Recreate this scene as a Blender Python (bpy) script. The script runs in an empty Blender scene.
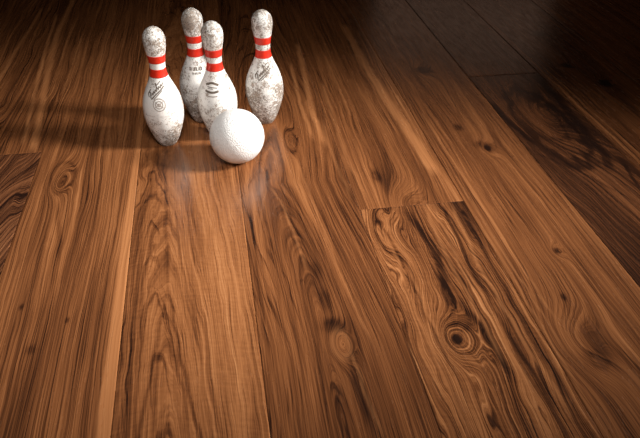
import bpy, bmesh, math, random
import numpy as np
from mathutils import Matrix, Vector

SC = bpy.context.scene
COL = SC.collection
PI = math.pi

# ------------------------------------------------------------------ helpers
def link(name, me, mat=None, parent=None):
    o = bpy.data.objects.new(name, me)
    COL.objects.link(o)
    if mat is not None:
        me.materials.append(mat)
    if parent is not None:
        o.parent = parent
    return o

def tag(o, label, cat, group=None):
    o['label'] = label
    o['category'] = cat
    if group:
        o['group'] = group

def mat_new(name):
    m = bpy.data.materials.new(name)
    m.use_nodes = True
    nt = m.node_tree
    nt.nodes.clear()
    out = nt.nodes.new('ShaderNodeOutputMaterial')
    b = nt.nodes.new('ShaderNodeBsdfPrincipled')
    nt.links.new(b.outputs[0], out.inputs[0])
    return m, nt, b

class NT:
    """small node-graph writer"""
    def __init__(s, nt): s.nt = nt
    def n(s, t, **kw):
        nd = s.nt.nodes.new(t)
        for k, v in kw.items(): setattr(nd, k, v)
        return nd
    def put(s, sock, v):
        if v is None: return
        if hasattr(v, 'is_output'): s.nt.links.new(v, sock)
        else: sock.default_value = v
    def m(s, op, a, b=None, c=None, clamp=False):
        nd = s.n('ShaderNodeMath', operation=op, use_clamp=clamp)
        for i, v in enumerate((a, b, c)): s.put(nd.inputs[i], v)
        return nd.outputs[0]
    def xyz(s, x, y, z):
        nd = s.n('ShaderNodeCombineXYZ')
        for i, v in enumerate((x, y, z)): s.put(nd.inputs[i], v)
        return nd.outputs[0]
    def noise(s, vec, scale=1., detail=2., rough=.5, dist=0., lac=2.):
        nd = s.n('ShaderNodeTexNoise', noise_dimensions='3D')
        s.put(nd.inputs['Vector'], vec)
        nd.inputs['Scale'].default_value = scale
        nd.inputs['Detail'].default_value = detail
        nd.inputs['Roughness'].default_value = rough
        nd.inputs['Distortion'].default_value = dist
        nd.inputs['Lacunarity'].default_value = lac
        return nd.outputs[0]
    def mapr(s, v, a, b, c=0., d=1., smooth=False):
        nd = s.n('ShaderNodeMapRange', clamp=True)
        if smooth: nd.interpolation_type = 'SMOOTHSTEP'
        s.put(nd.inputs[0], v)
        for i, q in enumerate((a, b, c, d)): s.put(nd.inputs[i+1], q)
        return nd.outputs[0]
    def mix(s, f, a, b, mode='MIX'):
        nd = s.n('ShaderNodeMix', data_type='RGBA', blend_type=mode)
        s.put(nd.inputs[0], f)
        s.put(nd.inputs[6], a); s.put(nd.inputs[7], b)
        return nd.outputs[2]
    def ramp(s, f, stops):
        nd = s.n('ShaderNodeValToRGB')
        s.put(nd.inputs[0], f)
        els = nd.color_ramp.elements
        while len(els) < len(stops): els.new(.5)
        for e, (p, c) in zip(els, stops):
            e.position = p; e.color = (*c, 1)
        return nd.outputs[0]

def plain(name, c0, c1, scale, rough, bump=.1):
    m, nt, b = mat_new(name); g = NT(nt)
    tc = g.n('ShaderNodeTexCoord')
    n = g.noise(tc.outputs['Object'], scale, 4., .65)
    nt.links.new(g.mix(g.mapr(n, .35, .65), (*c0, 1), (*c1, 1)), b.inputs['Base Color'])
    b.inputs['Roughness'].default_value = rough
    bp = g.n('ShaderNodeBump'); bp.inputs['Strength'].default_value = bump; bp.inputs['Distance'].default_value = .001
    nt.links.new(n, bp.inputs['Height']); nt.links.new(bp.outputs[0], b.inputs['Normal'])
    return m

# ------------------------------------------------------------------ camera
F_PX, PITCH, ROLL, YAW, CAM_H = 665.4856, .6327, .0153, .1718, 1.0776
cy, sy, cp, sp = math.cos(YAW), math.sin(YAW), math.cos(PITCH), math.sin(PITCH)
fwd = Vector((sy*cp, cy*cp, -sp)); right = Vector((cy, -sy, 0)); up = right.cross(fwd)
c_, s_ = math.cos(ROLL), math.sin(ROLL)
r2 = c_*right + s_*up; u2 = -s_*right + c_*up
cam = bpy.data.cameras.new('camera')
co = bpy.data.objects.new('camera', cam); COL.objects.link(co)
M = Matrix(((r2.x, u2.x, -fwd.x, 0), (r2.y, u2.y, -fwd.y, 0), (r2.z, u2.z, -fwd.z, CAM_H), (0, 0, 0, 1)))
co.matrix_world = M
cam.sensor_fit = 'HORIZONTAL'; cam.sensor_width = 36.0
cam.lens = F_PX/640*36.0
cam.clip_start = .02
SC.camera = co

# ------------------------------------------------------------------ wood floor
def vnoise(x, y, seed):
    """smooth 2-D value noise in -1..1"""
    rng = np.random.default_rng(seed)
    T = rng.uniform(-1, 1, (64, 64))
    xi = np.floor(x).astype(int); yi = np.floor(y).astype(int)
    fx = x-xi; fy = y-yi
    fx = fx*fx*fx*(fx*(fx*6-15)+10); fy = fy*fy*fy*(fy*(fy*6-15)+10)
    g = lambda a, b: T[a % 64, b % 64]
    return (g(xi, yi)*(1-fx)*(1-fy)+g(xi+1, yi)*fx*(1-fy)+g(xi, yi+1)*(1-fx)*fy+g(xi+1, yi+1)*fx*fy)

def interp(y, pts):
    pts = sorted(pts, key=lambda q: q[0])
    return np.interp(y, [q[0] for q in pts], [q[1] for q in pts])

def gauss(X, Y, x, y, rx, ry, ang=0.):
    c, s = math.cos(ang), math.sin(ang)
    dx = X-x; dy = Y-y
    a = (c*dx+s*dy)/rx; b = (-s*dx+c*dy)/ry
    return np.exp(-(a*a+b*b))

exec_planks = []
# board edges across the floor (x) and the butt joints (y) of each row
EDGES = [-.5566, -.2521, .0453, .3666, .671, .9724, 1.2643, 1.6035]
# one entry per visible board: (edge index, y0, y1, figure)
BOARDS = [
 # left of the first seam, two boards
 (-.86, -.5566, -.9, 1.926, dict(k=120, wob=9., wob2=3., tone=.33, con=1.9, hue=.9, slant=-.55)),
 (-.86, -.5566, 1.926, 4.3, dict(k=140, wob=4., wob2=1.6, tone=.44, con=1.2,
    knots=[(-.80, 2.08, .06, .14, 10)],
    bands=[([(1.95, -.585), (2.2, -.605), (2.6, -.64), (3.0, -.66), (3.5, -.65)], .012, .95), ([(2.0, -.625), (2.6, -.67), (3.2, -.70)], .007, .8), ([(2.3, -.81), (2.7, -.80), (3.3, -.78)], .008, .7)])),
 # A-B
 (-.5566, -.2521, -.9, 4.6, dict(k=150, wob=3.2, wob2=.9, tone=.51, con=1.25,
    knots=[(-.472, 1.765, .030, .085, 9), (-.48, 1.72, .02, .04, 4)],
    loops=[(-.472, 1.772, .034, .085, .13, .25), (-.474, 1.745, .014, .035, .3, .15)],
    tones=[(-.42, 1.0, .022, .35, -.15), (-.33, 1.1, .02, .4, -.08), (-.50, 1.1, .03, .3, .05), (-.36, 1.6, .03, .3, -.06)],
    bands=[([(1.62, -.463), (1.5, -.443), (1.38, -.425)], .007, -.35)],
    inks=[(-.44, 1.07, .008, .012, .35), (-.485, 1.21, .004, .008, .5), (-.375, 1.15, .004, .008, .5)],
    saps=[([(.5, -.283), (1.1, -.279), (1.5, -.275), (1.8, -.268), (2.2, -.262), (3., -.258)], .85)])),
 # B-C
 (-.2521, .0453, -.9, 4.4, dict(k=135, wob=1.8, wob2=.9, wob3=.25, tone=.56, con=.95, curl=.2,
    uc=[(-1, -.14), (.8, -.14), (1.22, -.153), (1.9, -.17), (3, -.12), (5, -.1)], s=[(-1, 0), (.6, .0), (.9, .02), (1.22, .05), (1.7, .085), (3, .14), (5, .2)],
    tones=[(-.232, 1.0, .018, .7, -.2), (-.143, .95, .028, .16, .05), (.0, 1.3, .06, .5, .08), (-.15, 2.2, .2, .25, -.04)],
    bands=[([(.72, -.008), (.83, -.014), (.95, .0), (1.08, .008), (1.25, .012)], .0045, .5), ([(.8, .012), (.95, .022), (1.1, .03)], .003, .4),
           ([(.72, -.075), (.8, -.085), (.95, -.115), (1.1, -.137), (1.22, -.152)], .0045, -.6), ([(.75, -.205), (.95, -.185), (1.2, -.158)], .004, -.4),
           ([(1.25, -.155), (1.55, -.165), (1.8, -.172), (1.95, -.175)], .006, -.38)])),
 # C-D
 (.0453, .3666, -.9, 4.5, dict(k=125, wob=2.4, wob2=.5, wob3=.1, tone=.43, con=.95,
    uc=[(-1, .2), (1.0, .19), (1.64, .128), (2.2, .2), (5, .3)], s=[(-1, .0), (.8, .02), (1.3, .045), (1.64, .07), (2.0, .09), (3, .14), (5, .2)],
    knots=[(.222, .985, .022, .05, 8), (.225, 1.89, .018, .07, 6)],
    loops=[(.225, 1.893, .019, .075, .2, .42), (.222, .985, .017, .035, .4, -.3)],
    tones=[(.2, .8, .2, .3, -.07), (.21, 1.2, .025, .14, -.08), (.222, .985, .014, .025, .14), (.2, 2.3, .12, .5, .0)],
    inks=[(.215, 1.045, .025, .02, .45), (.238, .86, .012, .09, .4), (.208, 1.24, .012, .03, .2), (.211, 1.13, .012, .03, .2)],
    bands=[([(1.25, .186), (1.4, .172), (1.55, .155), (1.635, .128)], .0035, .5), ([(1.0, .285), (1.25, .262), (1.5, .245), (1.75, .232)], .003, .5),
           ([(1.35, .08), (1.5, .095), (1.62, .12)], .003, .3), ([(.75, .255), (.9, .242), (.98, .236)], .004, .35), ([(1.0, .060), (1.3, .064), (1.6, .068)], .005, -.35),
           ([(1.85, .335), (2.1, .325), (2.4, .345), (2.7, .36)], .010, .9), ([(1.9, .30), (2.2, .295), (2.5, .305)], .007, .75), ([(1.55, .355), (1.8, .345), (2., .35)], .005, .4)])),
 # D-E, near board
 (.3666, .671, -.9, 1.475, dict(k=140, wob=6., wob2=3., wob3=.5, tone=.45, con=1.75, curl=.16,
    knots=[(.476, .962, .040, .055, 13), (.40, 1.36, .06, .12, 5)],
    loops=[(.476, .962, .020, .027, .22, .5)],
    inks=[(.476, .960, .0105, .014, 1.5), (.50, 1.0, .03, .02, .4)],
    bands=[([(1.44, .50), (1.35, .512), (1.25, .522), (1.15, .512), (1.08, .50)], .010, -.8), ([(1.07, .525), (.98, .545), (.85, .555)], .009, -.55),
           ([(.75, .635), (.95, .62), (1.2, .615), (1.45, .63)], .005, .5), ([(.75, .615), (.95, .595), (1.2, .592), (1.45, .605)], .0055, -.65),
           ([(.75, .59), (.95, .575), (1.2, .568), (1.45, .58)], .004, .4), ([(.8, .65), (1.0, .645), (1.4, .65)], .005, -.5),
           ([(.9, .555), (1.1, .55), (1.3, .545), (1.45, .555)], .005, .5), ([(1.1, .575), (1.25, .57), (1.4, .575)], .004, -.5),
           ([(.7, .425), (.9, .415), (1.1, .41), (1.25, .42), (1.40, .39)], .004, .5), ([(.95, .44), (1.1, .435), (1.25, .445), (1.4, .43)], .004, .4),
           ([(.8, .445), (1.0, .432), (1.2, .43), (1.4, .412)], .004, -.5), ([(1.44, .415), (1.46, .46), (1.44, .5)], .004, -.3)])),
 # D-E, far board
 (.3666, .671, 1.475, 4.2, dict(k=120, wob=2.2, wob2=.8, tone=.51, con=.95,
    knots=[(.51, 1.47, .06, .10, 12)], tones=[(.47, 1.60, .015, .08, -.12), (.52, 1.9, .06, .35, -.08), (.5, 1.5, .1, .06, .06)],
    inks=[(.455, 1.64, .012, .03, .4)],
    bands=[([(1.64, .632), (1.8, .632), (2.1, .612), (2.5, .60), (2.9, .60)], .017, 1.0), ([(1.55, .40), (1.75, .385), (2.0, .392), (2.3, .40)], .007, .45),
           ([(1.5, .49), (1.53, .515), (1.5, .56)], .004, .4)])),
 # E-F
 (.671, .9724, -.9, 4.7, dict(k=125, wob=2.6, wob2=.9, tone=.495, con=.85, tones=[(.82, 2.15, .3, .4, -.09)],
    knots=[(.847, 1.752, .03, .05, 6), (.817, 2.37, .04, .06, 6), (.833, 1.221, .018, .03, 4), (.74, .92, .07, .10, 8)],
    inks=[(.847, 1.752, .010, .018, 1.), (.838, 1.775, .02, .02, .45), (.80, 1.9, .012, .02, .4), (.817, 2.37, .026, .03, .6), (.833, 1.221, .006, .010, .55), (.774, 1.054, .006, .01, .5), (.76, .86, .03, .03, .35)],
    bands=[([(.9, .70), (1.3, .695), (1.6, .69)], .003, .55), ([(1.0, .722), (1.3, .716), (1.7, .71), (2., .705)], .003, .45), ([(.8, .682), (1.1, .68), (1.4, .681)], .003, .4)],
    saps=[([(.5, .945), (1.1, .948), (1.3, .952), (1.45, .964), (1.6, .976)], .22)])),
 # F-G, near and far
 (.9724, 1.2643, -.9, 2.285, dict(k=95, wob=2., wob2=1., tone=.25, con=.9, hue=.4, slant=.12,
    knots=[(1.11, 1.93, .08, .24, 14)], loops=[(1.11, 1.88, .085, .27, .12, .5), (1.11, 1.93, .055, .17, .1, .25)],
    tones=[(1.1, 1.96, .05, .16, .12), (1.1, 1.3, .1, .2, .04)],
    bands=[([(1.575, 1.165), (1.62, 1.12), (1.66, 1.065), (1.78, 1.01), (1.9, .985), (2.04, .98)], .009, -.5),
           ([(1.575, 1.175), (1.66, 1.205), (1.77, 1.213), (1.91, 1.225), (2.1, 1.235), (2.26, 1.24)], .016, -.55),
           ([(1.64, 1.15), (1.72, 1.09), (1.85, 1.04), (2.0, 1.02)], .006, -.45), ([(1.4, 1.16), (1.55, 1.09), (1.7, .99)], .005, -.3), ([(1.2, 1.22), (1.4, 1.2), (1.6, 1.235)], .006, -.5)])),
 (.9724, 1.2643, 2.285, 4.6, dict(k=120, wob=2., tone=.36, con=.9, hue=.5)),
 # G-H
 (1.2643, 1.6035, -.9, 4.5, dict(k=125, wob=2.8, wob2=1.1, tone=.39, con=1.,
    knots=[(1.479, 2.16, .03, .05, 6), (1.403, 2.34, .03, .05, 5), (1.436, 2.69, .03, .05, 6)],
    inks=[(1.479, 2.16, .02, .022, .8), (1.403, 2.34, .02, .02, .5), (1.436, 2.69, .02, .03, .7)],
    bands=[([(1.6, 1.295), (2.0, 1.285), (2.4, 1.282), (2.8, 1.285)], .005, .6), ([(1.6, 1.32), (2.0, 1.31), (2.4, 1.305)], .003, .5)])),
]
for i, (a, b, c, e, P) in enumerate(BOARDS):
    exec_planks.append((a, b, c, e, P, i+1))
# plain boards that carry the floor on to all sides
def filler():
    rng = random.Random(4)
    rows = [(-.86-.3*(i+1), -.86-.3*i) for i in range(7)]+[(1.6035+.3*i, 1.6035+.3*(i+1)) for i in range(10)]
    seed = 40
    for (a, b) in rows:
        y = -1.6-rng.random()*.8
        while y < 7:
            L = rng.uniform(1.8, 2.6)
            exec_planks.append((a, b, y, y+L, dict(k=rng.uniform(110, 150), wob=rng.uniform(2, 4), wob2=rng.uniform(.5, 1.2), tone=rng.uniform(.36, .5), con=rng.uniform(.8, 1.2)), seed))
            y += L; seed += 1
    for (a, b, c, e, P) in BOARDS:
        if c < -.5: exec_planks.append((a, b, -2.4, c, dict(tone=.45), seed)); seed += 1
        if e > 4: exec_planks.append((a, b, e, 7., dict(tone=.42), seed)); seed += 1
filler()


def plank_fields(X, Y, x0, x1, P, seed):
    """ring coordinate R, tone T, sapwood S, dark ink D, figure contrast C for points of a plank"""
    k = P.get('k', 130.)
    w1 = P.get('wob', 2.5); w2 = P.get('wob2', .6)
    uc = P.get('uc', None)
    if uc is not None:
        u = X-interp(Y, uc)
        d = interp(Y, P['s'])
        R = k*np.sqrt(u*u+d*d)
        if P.get('inv'): R = -R
    else:
        R = k*(X-x0+P.get('slant', 0.)*(Y-1.5))
    R = R+.55*w1*vnoise(X/.085+seed*3.1, Y/.55+seed*1.7, seed)+.6*w2*vnoise(X/.035, Y/.15+seed, seed+50)
    R = R+P.get('wob3', .15)*vnoise(X/.012, Y/.05+seed, seed+90)
    T = np.full_like(X, P.get('tone', .5))
    T = T+P.get('tvar', .06)*(vnoise(X/.06+7, Y/.5+seed, seed+120)+.6*vnoise(X/.025+3, Y/.3+seed, seed+150))
    S = np.zeros_like(X); D = np.zeros_like(X)
    C = np.full_like(X, P.get('con', 1.))
    for (x, y, rx, ry, a, *an) in P.get('knots', ()):
        R = R+a*gauss(X, Y, x, y, rx, ry, *an)
    for (x, y, rx, ry, a, *an) in P.get('tones', ()):
        T = T+a*gauss(X, Y, x, y, rx, ry, *an)
    for (x, y, rx, ry, a, *an) in P.get('inks', ()):
        g = gauss(X, Y, x, y, rx, ry, *an)
        D = np.maximum(D, a*np.clip(g*1.6, 0, 1)*(1+.25*vnoise(X/.008, Y/.02, seed+77)))
    for (pts, wd, a) in P.get('bands', ()):      # light (a>0) or dark (a<0) streaks along the grain: (y, x) points
        xc = interp(Y, pts)+.0025*vnoise(X*0+seed, Y/.05, seed+11)
        ya, yb = min(q[0] for q in pts), max(q[0] for q in pts)
        ends = np.clip((Y-ya)/.06+.5, 0, 1)*np.clip((yb-Y)/.06+.5, 0, 1)
        g = np.exp(-((X-xc)/wd)**4)*ends*(.8+.2*vnoise(X/.006+seed, Y/.2, seed+5))
        if a > 0: S = np.maximum(S, a*g)
        else: D = np.maximum(D, -a*g)
    for (x, y, rx, ry, wd, a) in P.get('loops', ()):   # a closed dark (or light, a<0) growth ring round a figure
        rho = np.sqrt(((X-x)/rx)**2+((Y-y)/ry)**2)+.12*vnoise(X/.02+seed, Y/.05, seed+9)
        g = abs(a)*np.exp(-((rho-1)/wd)**2)
        if a > 0: D = np.maximum(D, g)
        else: S = np.maximum(S, g)
    for (pts, a) in P.get('saps', ()):           # sapwood edge: everything right of the line (y, x), a = strength
        xc = interp(Y, pts)+.002*vnoise(X*0+seed, Y/.09, seed+31)
        S = np.maximum(S, a*np.clip((X-xc)/.004+.5, 0, 1))
    for (x, y, rx, ry, a) in P.get('cons', ()):
        C = C+a*gauss(X, Y, x, y, rx, ry)
    return R, T, S, D, C

def build_floor(mat):
    V = []; Fc = []; A = []; B = []
    nv = 0
    for (x0, x1, y0, y1, P, seed) in exec_planks:
        vis = x1 > -1.25 and x0 < 2.35 and y1 > .5 and y0 < 3.7
        gx, gy = (.0035, .007) if vis else (.02, .1)
        ga = .0006
        xs = np.concatenate([[x0, x0+ga], np.linspace(x0+ga, x1-ga, max(3, int((x1-x0)/gx)))[1:-1], [x1-ga, x1]])
        ya, yb = y0+ga, y1-ga
        if vis and (yb-ya) > .3:
            a = max(ya, .5); b = min(yb, 3.8)
            seg = [np.linspace(a, b, max(3, int((b-a)/gy)))]
            if ya < a-.01: seg.insert(0, np.linspace(ya, a, 20)[:-1])
            if yb > b+.01: seg.append(np.linspace(b, yb, 20)[1:])
            ys = np.concatenate(seg)
        else:
            ys = np.linspace(ya, yb, max(3, int((yb-ya)/gy)))
        ys = np.concatenate([[y0], ys, [y1]])
        X, Y = np.meshgrid(xs, ys, indexing='ij')
        Z = np.zeros_like(X)
        Z[0, :] = Z[-1, :] = -.0008
        Z[:, 0] = Z[:, -1] = -.0005
        R, T, S, D, C = plank_fields(X, Y, x0, x1, P, seed)
        nx, ny = X.shape
        V.append(np.stack([X, Y, Z], -1).reshape(-1, 3))
        A.append(np.stack([R+seed*37.3, T, S, D], -1).reshape(-1, 4))
        B.append(np.stack([C, np.full_like(X, P.get('curl', 0.)), np.full_like(X, P.get('hue', 0.)), np.full_like(X, 1.)], -1).reshape(-1, 4))
        i = np.arange((nx-1)*(ny-1)); a = (i//(ny-1))*ny+i % (ny-1)+nv
        Fc.append(np.stack([a, a+ny, a+ny+1, a+1], -1))
        nv += nx*ny
    V = np.concatenate(V); Fc = np.concatenate(Fc); A = np.concatenate(A); B = np.concatenate(B)
    me = bpy.data.meshes.new('floor')
    me.vertices.add(len(V)); me.vertices.foreach_set('co', V.astype(np.float32).ravel())
    me.loops.add(Fc.size); me.loops.foreach_set('vertex_index', Fc.astype(np.int32).ravel())
    me.polygons.add(len(Fc)); me.polygons.foreach_set('loop_start', np.arange(0, Fc.size, 4, dtype=np.int32))
    me.update(calc_edges=True)
    for nm, arr in (('grain', A), ('figure', B)):
        at = me.attributes.new(nm, 'FLOAT_COLOR', 'POINT')
        at.data.foreach_set('color', arr.astype(np.float32).ravel())
    o = link('floor', me, mat)
    o['kind'] = 'structure'
    return o

def wood_material():
    m, nt, b = mat_new('walnut_boards')
    g = NT(nt)
    at = g.n('ShaderNodeAttribute', attribute_name='grain')
    sp_ = g.n('ShaderNodeSeparateColor'); nt.links.new(at.outputs['Color'], sp_.inputs[0])
    R, T, S = sp_.outputs; D = at.outputs['Alpha']
    at2 = g.n('ShaderNodeAttribute', attribute_name='figure')
    sp2 = g.n('ShaderNodeSeparateColor'); nt.links.new(at2.outputs['Color'], sp2.inputs[0])
    C, CURL, HUE = sp2.outputs
    tc = g.n('ShaderNodeTexCoord')
    sx = g.n('ShaderNodeSeparateXYZ'); nt.links.new(tc.outputs['Object'], sx.inputs[0])
    x, y, z = sx.outputs
    # growth rings: noise along the ring coordinate, drifting slowly along the board
    n1 = g.noise(g.xyz(g.m('MULTIPLY', R, .16), g.m('MULTIPLY', y, .35), 0.), 1., 1.5, .55)
    n2 = g.noise(g.xyz(g.m('MULTIPLY', R, .75), g.m('MULTIPLY', y, .9), 3.), 1., 3., .6)
    n3 = g.noise(g.xyz(g.m('MULTIPLY', R, 2.3), g.m('MULTIPLY', y, 1.6), 7.), 1., 3., .7)
    pores = g.noise(g.xyz(g.m('ADD', g.m('MULTIPLY', R, 2.2), g.m('MULTIPLY', x, 120.)), g.m('MULTIPLY', y, 3.2), 11.), 1., 3., .6)
    curl = g.noise(g.xyz(g.m('MULTIPLY', x, 38.), g.m('ADD', g.m('MULTIPLY', y, 125.), g.m('MULTIPLY', R, .25)), 1.), 1., 2., .5)
    fib = g.noise(g.xyz(g.m('ADD', g.m('MULTIPLY', x, 520.), g.m('MULTIPLY', R, 1.5)), g.m('MULTIPLY', y, 5.), 5.), 1., 2., .6)
    d1 = g.m('SUBTRACT', n1, .5); d2 = g.m('SUBTRACT', n2, .5); d3 = g.m('SUBTRACT', n3, .5)
    v = g.m('ADD', g.m('MULTIPLY', d1, .42), g.m('MULTIPLY', d2, .62))
    v = g.m('ADD', v, g.m('MULTIPLY', d3, .95))
    v = g.m('MULTIPLY', v, C)
    v = g.m('ADD', v, T)
    v = g.m('ADD', v, g.m('MULTIPLY', g.m('MULTIPLY', g.m('SUBTRACT', curl, .5), CURL), 1.))
    v = g.m('ADD', v, g.m('MULTIPLY', g.m('SUBTRACT', fib, .5), .5))
    po = g.mapr(pores, .55, .66, 0., .26)
    v = g.m('SUBTRACT', v, po)
    v = g.m('SUBTRACT', v, g.m('MULTIPLY', D, .55))
    col = g.ramp(v, [(0., (.016, .006, .0035)), (.2, (.050, .017, .0068)), (.4, (.132, .045, .0155)),
                     (.6, (.245, .090, .031)), (.8, (.37, .150, .056)), (1., (.50, .235, .10))])
    sapc = g.mix(g.m('ADD', .5, g.m('MULTIPLY', d2, 1.6), clamp=True), (.33, .120, .040, 1), (.52, .222, .086, 1))
    col = g.mix(g.m('MULTIPLY', S, g.m('ADD', .85, g.m('MULTIPLY', d3, 1.2)), clamp=True), col, sapc)
    col = g.mix(g.m('MULTIPLY', HUE, 1., clamp=True), col, g.mix(1., col, (.86, .9, 1.08, 1), 'MULTIPLY'))
    nt.links.new(col, b.inputs['Base Color'])
    rg = g.mapr(g.noise(g.xyz(g.m('MULTIPLY', x, 60.), g.m('MULTIPLY', y, 12.), 0.), 1., 2.), .3, .7, .20, .30)
    nt.links.new(rg, b.inputs['Roughness'])
    b.inputs['Specular IOR Level'].default_value = .42
    bp = g.n('ShaderNodeBump'); bp.inputs['Strength'].default_value = .06; bp.inputs['Distance'].default_value = .002
    nt.links.new(g.m('ADD', g.m('MULTIPLY', n3, .6), g.m('MULTIPLY', pores, -.6)), bp.inputs['Height'])
    nt.links.new(bp.outputs[0], b.inputs['Normal'])
    return m

build_floor(wood_material())

# dark studio walls around the floor
WALLM = plain('dark_studio_paint', (.016, .011, .008), (.022, .015, .011), 3., .8)
def wall(name, x0, x1, y0, y1):
    bm = bmesh.new()
    bmesh.ops.create_cube(bm, size=1., matrix=Matrix.Translation(((x0+x1)/2, (y0+y1)/2, 1.6)) @ Matrix.Diagonal((x1-x0, y1-y0, 3.2, 1)))
    me = bpy.data.meshes.new(name); bm.to_mesh(me); bm.free()
    o = link(name, me, WALLM); o['kind'] = 'structure'
wall('wall_back', -3.1, 4.75, 6.5, 6.6)
wall('wall_left', -3.1, -2.955, -2., 6.5)
wall('wall_right', 4.598, 4.75, -2., 6.5)

# ------------------------------------------------------------------ pins
INCH = .0254
PROFILE = [(0, 2.031), (.10, 2.12), (.75, 2.828), (1.5, 3.40), (2.25, 3.906), (3.375, 4.510), (4.5, 4.766), (5.875, 4.563), (7.25, 3.703),
           (8.625, 2.472), (9.375, 1.965), (10., 1.797), (10.875, 1.870), (11.75, 2.094), (12.625, 2.406), (13.5, 2.547)]
def _spline():
    h = np.array([p[0] for p in PROFILE])*INCH; r = np.array([p[1] for p in PROFILE])*INCH/2
    # monotone-ish cubic (Catmull-Rom) through the profile stations
    m = np.zeros_like(r)
    m[1:-1] = (r[2:]-r[:-2])/(h[2:]-h[:-2]); m[0] = (r[1]-r[0])/(h[1]-h[0]); m[-1] = 0
    return h, r, m
PH, PR, PM = _spline()
def pin_r(z):
    if z >= PH[-1]:
        R = PR[-1]; top = 15*INCH; a = top-PH[-1]
        t = min(1., (z-PH[-1])/a)
        return R*math.sqrt(max(0., 1-t*t))
    i = int(min(max(np.searchsorted(PH, z)-1, 0), len(PH)-2))
    L = PH[i+1]-PH[i]; t = (z-PH[i])/L
    return float((2*t**3-3*t**2+1)*PR[i]+(t**3-2*t**2+t)*L*PM[i]+(-2*t**3+3*t**2)*PR[i+1]+(t**3-t**2)*L*PM[i+1])

def lathe(name, prof, mat, parent, seg=96, cap0=False, cap1=False):
    bm = bmesh.new(); rings = []
    for (z, r) in prof:
        if r < 1e-5: rings.append([bm.verts.new((0, 0, z))])
        else: rings.append([bm.verts.new((r*math.cos(2*PI*i/seg), r*math.sin(2*PI*i/seg), z)) for i in range(seg)])
    for a, b in zip(rings, rings[1:]):
        for i in range(seg):
            j = (i+1) % seg
            if len(b) == 1: bm.faces.new((a[i], a[j], b[0]))
            elif len(a) == 1: bm.faces.new((a[0], b[j], b[i]))
            else: bm.faces.new((a[i], a[j], b[j], b[i]))
    bmesh.ops.recalc_face_normals(bm, faces=bm.faces)
    for f in bm.faces: f.smooth = True
    me = bpy.data.meshes.new(name); bm.to_mesh(me); bm.free()
    return link(name, me, mat, parent)

def pin_paint():
    m, nt, b = mat_new('scuffed_white_paint'); g = NT(nt)
    tc = g.n('ShaderNodeTexCoord'); oi = g.n('ShaderNodeObjectInfo')
    off = g.m('MULTIPLY', oi.outputs['Random'], 37.)
    va = g.n('ShaderNodeVectorMath', operation='ADD'); nt.links.new(tc.outputs['Object'], va.inputs[0])
    nt.links.new(g.xyz(off, off, off), va.inputs[1])
    p = va.outputs[0]
    sx = g.n('ShaderNodeSeparateXYZ'); nt.links.new(tc.outputs['Object'], sx.inputs[0])
    x, y, z = sx.outputs
    big = g.noise(p, 16., 3., .6)
    fine = g.noise(p, 120., 5., .82, 1.)
    mid = g.noise(p, 60., 4., .75, 1.5)
    # wear sits low on the belly and on the head
    low = g.mapr(z, .17, .02, 0.02, .12)
    head = g.mapr(z, .29, .34, 0., .085)
    sc_ = g.n('ShaderNodeSeparateColor'); nt.links.new(oi.outputs['Color'], sc_.inputs[0])
    wear = g.m('ADD', g.m('ADD', g.m('ADD', low, head), g.m('MULTIPLY', g.m('SUBTRACT', sc_.outputs[0], .5), g.mapr(z, .29, .22, .6, 1.))), g.m('MULTIPLY', g.m('SUBTRACT', big, .5), .42))
    t = g.m('ADD', g.m('MULTIPLY', fine, .68), g.m('MULTIPLY', mid, .36))
    t = g.m('ADD', t, wear)
    speck = g.mapr(t, .60, .655, 0., 1.)
    # scraped line round the belly and the head
    def ringline(z0, wd):
        zz = g.m('ADD', z, g.m('MULTIPLY', g.m('SUBTRACT', mid, .5), .010))
        d = g.m('ABSOLUTE', g.m('SUBTRACT', zz, z0))
        return g.m('MULTIPLY', g.mapr(d, 0., wd, 1., 0.), g.mapr(fine, .40, .6))
    rl = g.m('MULTIPLY', g.m('MAXIMUM', ringline(.122, .004), ringline(.335, .003)), g.mapr(oi.outputs['Random'], .2, .8, .35, .8))
    dots = g.mapr(g.m('ADD', g.noise(p, 260., 2., .6), g.m('MULTIPLY', wear, .5)), .66, .70, 0., .9)
    dirt = g.m('MAXIMUM', speck, rl)
    dc = g.mix(g.mapr(mid, .3, .7), (.08, .055, .040, 1), (.38, .27, .19, 1))
    base = g.mix(g.mapr(big, .35, .7), (.88, .87, .845, 1), (.80, .77, .73, 1))
    col = g.mix(g.m('MULTIPLY', dirt, .85), base, dc)
    col = g.mix(dots, col, (.05, .04, .032, 1))
    nt.links.new(col, b.inputs['Base Color'])
    nt.links.new(g.mapr(dirt, 0., 1., .38, .75), b.inputs['Roughness'])
    bp = g.n('ShaderNodeBump'); bp.inputs['Strength'].default_value = .35; bp.inputs['Distance'].default_value = .0012
    nt.links.new(g.m('SUBTRACT', fine, dirt), bp.inputs['Height']); nt.links.new(bp.outputs[0], b.inputs['Normal'])
    return m

PAINT = pin_paint()
RED = plain('red_stripe_paint', (.72, .030, .010), (.62, .022, .008), 90., .4)
INK = plain('worn_black_print', (.06, .045, .035), (.22, .17, .13), 220., .6)
FAINT = plain('worn_grey_print', (.24, .19, .16), (.5, .44, .4), 260., .6)
BASE = plain('base_ring_plastic', (.55, .52, .48), (.40, .36, .32), 60., .5)

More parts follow.
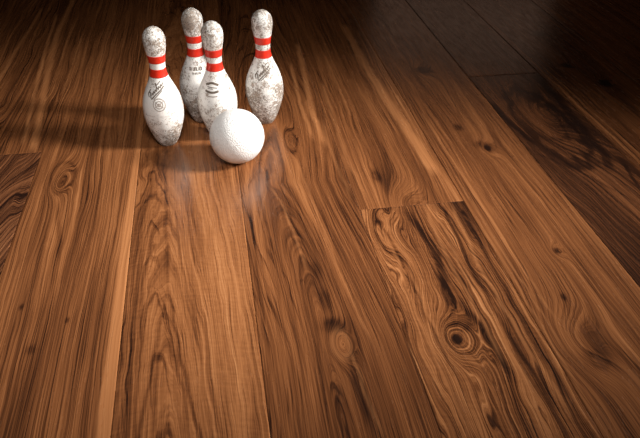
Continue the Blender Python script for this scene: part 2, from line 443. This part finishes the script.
def strokes(name, polys, phi0, z0, mat, parent):
    """printed mark: polys of (points in metres [(s,t)], width) wrapped on the pin surface round angle phi0, height z0"""
    bm = bmesh.new()
    for pts, wd in polys:
        P = []
        for a, b in zip(pts, pts[1:]):
            n = max(2, int(math.dist(a, b)/.0015))
            P += [(a[0]+(b[0]-a[0])*i/n, a[1]+(b[1]-a[1])*i/n) for i in range(n)]
        P.append(pts[-1])
        prev = None
        for i, (s, t) in enumerate(P):
            q = P[min(i+1, len(P)-1)]; o = P[max(i-1, 0)]
            dx, dy = q[0]-o[0], q[1]-o[1]; L = math.hypot(dx, dy) or 1
            nx, ny = -dy/L, dx/L
            row = []
            for e in (-1, 1):
                ss, tt = s+e*nx*wd/2, t+e*ny*wd/2
                z = z0+tt; r = pin_r(z)+.00035; ph = phi0+ss/r
                row.append(bm.verts.new((r*math.cos(ph), r*math.sin(ph), z)))
            if prev: bm.faces.new((prev[0], row[0], row[1], prev[1]))
            prev = row
    bmesh.ops.recalc_face_normals(bm, faces=bm.faces)
    me = bpy.data.meshes.new(name); bm.to_mesh(me); bm.free()
    # outward-facing
    return link(name, me, mat, parent)

def rot(pts, a, k=1.):
    c, s = math.cos(a), math.sin(a)
    return [((x*c-y*s)*k, (x*s+y*c)*k) for x, y in pts]

def circle(r, cx=0, cy=0, a0=0, a1=2*PI, n=28):
    return [(cx+r*math.cos(a0+(a1-a0)*i/n), cy+r*math.sin(a0+(a1-a0)*i/n)) for i in range(n+1)]

def script_mark(a, k):
    """the worn slanting signature with its double underline, as unreadable as it is on the pins"""
    L = []
    def st(p, w): L.append((rot([(x*.001, y*.001) for x, y in p], a, k), w*.00135*k))
    st([(-33, 0), (-30, 9), (-24, 12), (-19, 9), (-24, 3), (-29, -7)], 3.0)
    st([(-30, 11), (-12, 15)], 2.4)
    st([(-22, -3), (-16, 4), (-15, -3), (-8, 5), (-7, -3), (0, 5), (1, -3)], 2.6)
    st([(1, -3), (8, 8), (14, 18), (11, 19), (9, 8), (9, -2), (15, 5), (17, -2), (23, 5), (24, -1), (32, 5)], 2.4)
    st([(12, 12), (30, 14)], 2.0)
    st([(-30, -10), (-10, -8), (10, -8), (28, -6)], 3.0)
    st([(-24, -15), (0, -13), (16, -12)], 1.8)
    return L

def bar_text(widths, h, y, gap=.0016, wd=.0016):
    """a worn line of small print: rows of short upright stems, as far as the photograph resolves it"""
    L = []; tot = sum(widths)+gap*(len(widths)-1); x = -tot/2
    for i, w in enumerate(widths):
        L.append(([(x, y-h/2), (x, y+h/2)], wd))
        if i % 3 == 0: L.append(([(x, y+h/2-wd/2), (x+w, y+h/2-wd/2)], wd))
        if i % 2 == 0: L.append(([(x, y-h/2+wd/2), (x+w, y-h/2+wd/2)], wd))
        if i % 3 != 1: L.append(([(x+w, y-h/2), (x+w, y+h/2)], wd))
        x += w+gap
    return L

proto = None
def make_pin(loc, rz, lean=(0, 0)):
    global proto
    r = bpy.data.objects.new('bowling_pin', None); COL.objects.link(r)
    r.empty_display_size = .05
    r.scale = (1.03, 1.03, 1.004)
    r.location = (*loc, 0); r.rotation_euler = (lean[0], lean[1], rz)
    if proto is None:
        zs = np.concatenate([np.linspace(.006, PH[-1], 90), PH[-1]+(15*INCH-PH[-1])*np.sin(np.linspace(0, PI/2, 18))[1:]])
        prof = [(0.004, 0.)]+[(.004, pin_r(.006)-.0012)]+[(float(z), pin_r(float(z))) for z in zs]
        prof[-1] = (15*INCH, 0.)
        lathe('body', prof, PAINT, r)
        lathe('base_ring', [(0., 0.), (0., .0235), (.0012, .0252), (.0052, .0257), (.0058, .0250), (.0058, 0.)], BASE, r, 64)
        for z0, z1 in ((.2765, .3000), (.2330, .2580)):
            zz = np.linspace(z0, z1, 12)
            pr = [(z0, pin_r(z0)-.0006)]+[(float(z), pin_r(float(z))+.0004) for z in zz]+[(z1, pin_r(z1)-.0006)]
            lathe('neck_stripe', pr, RED, r)
        proto = r
    else:
        for ch in list(proto.children):
            if ch.name.split('.')[0] in ('body', 'base_ring', 'neck_stripe'):
                c = ch.copy(); COL.objects.link(c); c.parent = r
    return r

PINS = [((-.1660, 1.9320), 0.3), ((-.0545, 2.0780), 1.9), ((.0030, 1.9560), 4.0), ((.1600, 2.0370), 5.2)]
LABELS = ['scuffed white bowling pin with red neck stripes, standing at the left end of the group',
          'scuffed white bowling pin standing at the back, between and behind two others',
          'scuffed white bowling pin with an oval badge, directly behind the white ball',
          'scuffed white bowling pin standing apart on the right, behind the ball']
pins = []
for (loc, rz), lb in zip(PINS, LABELS):
    p = make_pin(loc, rz)
    tag(p, lb, 'bowling pin', 'bowling pins standing on the wooden floor')
    pins.append(p)
for p, w in zip(pins, (.495, .54, .515, .55)):      # how worn each pin's paint is
    for ch in p.children:
        if ch.name.startswith('body'): ch.color = (w, w, w, 1)

def facing(i, off):
    """pin-local angle that looks back at the viewer's side, plus an offset to the right"""
    (x, y), rz = PINS[i]
    return math.atan2(-y, -x)-rz+off

P0, P1, P2, P3 = pins
strokes('signature', script_mark(.72, .90), facing(0, -.36), .199, INK, P0)
strokes('round_emblem', [(circle(.018), .0028), (circle(.0105), .003), (circle(.004), .003),
        ([(-.013, -.008), (.012, .010)], .002), ([(-.012, .008), (.013, -.009)], .002)], facing(0, -.20), .160, FAINT, P0)
strokes('crown_mark', [([(-.006, -.005), (-.006, .004), (-.003, 0), (0, .008), (.003, 0), (.006, .004), (.006, -.005), (-.006, -.005)], .0018)], facing(1, -.06), .216, FAINT, P1)
strokes('printed_name', bar_text([.0036]*8, .010, 0, .0019, .002), facing(1, -.06), .200, INK, P1)
strokes('printed_name', bar_text([.0026]*8, .0055, 0, .0012, .0013), facing(1, -.03), .187, INK, P1)
arc_top = [(x, .013-.35*abs(x)**1.2*2) for x in np.linspace(-.02, .02, 13)]
arc_low = [(x, -.014+8*x*x*1.2) for x in np.linspace(-.021, .021, 13)]
bad = [(arc_top, .0062), (arc_low, .0064), ([(-.014, .0015), (.016, -.001)], .0022), ([(-.012, -.003), (.004, -.004)], .0018)]
strokes('oval_badge', bad, facing(2, -.32), .190, INK, P2)
strokes('oval_badge', [([(x, -.026+5*x*x) for x in np.linspace(-.018, .018, 9)], .0035)], facing(2, -.32), .190, FAINT, P2)
strokes('signature', script_mark(.68, .92), facing(3, -.04), .194, INK, P3)

# ------------------------------------------------------------------ ball
def ball_material():
    m, nt, b = mat_new('white_stippled_ball'); g = NT(nt)
    tc = g.n('ShaderNodeTexCoord')
    vo = g.n('ShaderNodeTexVoronoi', feature='F1'); vo.inputs['Scale'].default_value = 240.
    nt.links.new(tc.outputs['Object'], vo.inputs['Vector'])
    n = g.noise(tc.outputs['Object'], 120., 3., .6)
    d = g.mapr(vo.outputs['Distance'], .1, .6, 0., 1.)
    nt.links.new(g.mix(g.mapr(n, .4, .75), (.90, .895, .88, 1), (.80, .79, .775, 1)), b.inputs['Base Color'])
    b.inputs['Roughness'].default_value = .45
    bp = g.n('ShaderNodeBump'); bp.inputs['Strength'].default_value = .55; bp.inputs['Distance'].default_value = .0022
    nt.links.new(g.m('ADD', d, n), bp.inputs['Height']); nt.links.new(bp.outputs[0], b.inputs['Normal'])
    return m
bm = bmesh.new()
bmesh.ops.create_uvsphere(bm, u_segments=128, v_segments=72, radius=.0828)
for f in bm.faces: f.smooth = True
me = bpy.data.meshes.new('ball'); bm.to_mesh(me); bm.free()
ball = link('ball', me, ball_material())
ball.location = (.0515, 1.7922, .0828)
tag(ball, 'plain white stippled ball resting in front of the bowling pins', 'ball')

# ------------------------------------------------------------------ light
def spot(name, loc, target, power, cone, blend, radius, col):
    l = bpy.data.lights.new(name, 'SPOT'); l.energy = power; l.spot_size = math.radians(cone); l.spot_blend = blend
    l.shadow_soft_size = radius; l.color = col
    o = bpy.data.objects.new(name, l); COL.objects.link(o); o.location = loc
    o.rotation_euler = (Vector(target)-Vector(loc)).to_track_quat('-Z', 'Y').to_euler()
    return o
el = math.radians(31); d = 4.6
tgt = Vector((-.02, 1.55, 0))
az = Vector((.985, -.17, 0)).normalized()
spot('key_spotlight', tgt+d*(math.cos(el)*az+Vector((0, 0, math.sin(el)))), tgt, 2000, 25, .75, .45, (1, .965, .91))
spot('fill_spotlight', (.2, -.9, 2.9), (-.2, 1.62, 0), 380, 36, 1., .5, (1, .97, .93))

l = bpy.data.lights.new('added_sheen_light', 'AREA'); l.shape = 'RECTANGLE'; l.size = 1.5; l.size_y = .8; l.energy = 1.1; l.color = (1, .60, .42)  # dim unseen area light, added to lay a hazy sheen on the far-right floor
o = bpy.data.objects.new('added_sheen_light', l); COL.objects.link(o); o.location = (2.2, 5.6, 1.15)
o.rotation_euler = (Vector((.9, 2.3, 0))-o.location).to_track_quat('-Z', 'Y').to_euler()

W = bpy.data.worlds.new('dim_studio'); SC.world = W; W.use_nodes = True
W.node_tree.nodes['Background'].inputs[0].default_value = (1., .78, .6, 1)
W.node_tree.nodes['Background'].inputs[1].default_value = .06

vs = SC.view_settings
vs.view_transform = 'Standard'; vs.look = 'None'; vs.gamma = 1; vs.use_curve_mapping = False
vs.exposure = 0
SC.cycles.max_bounces = 6
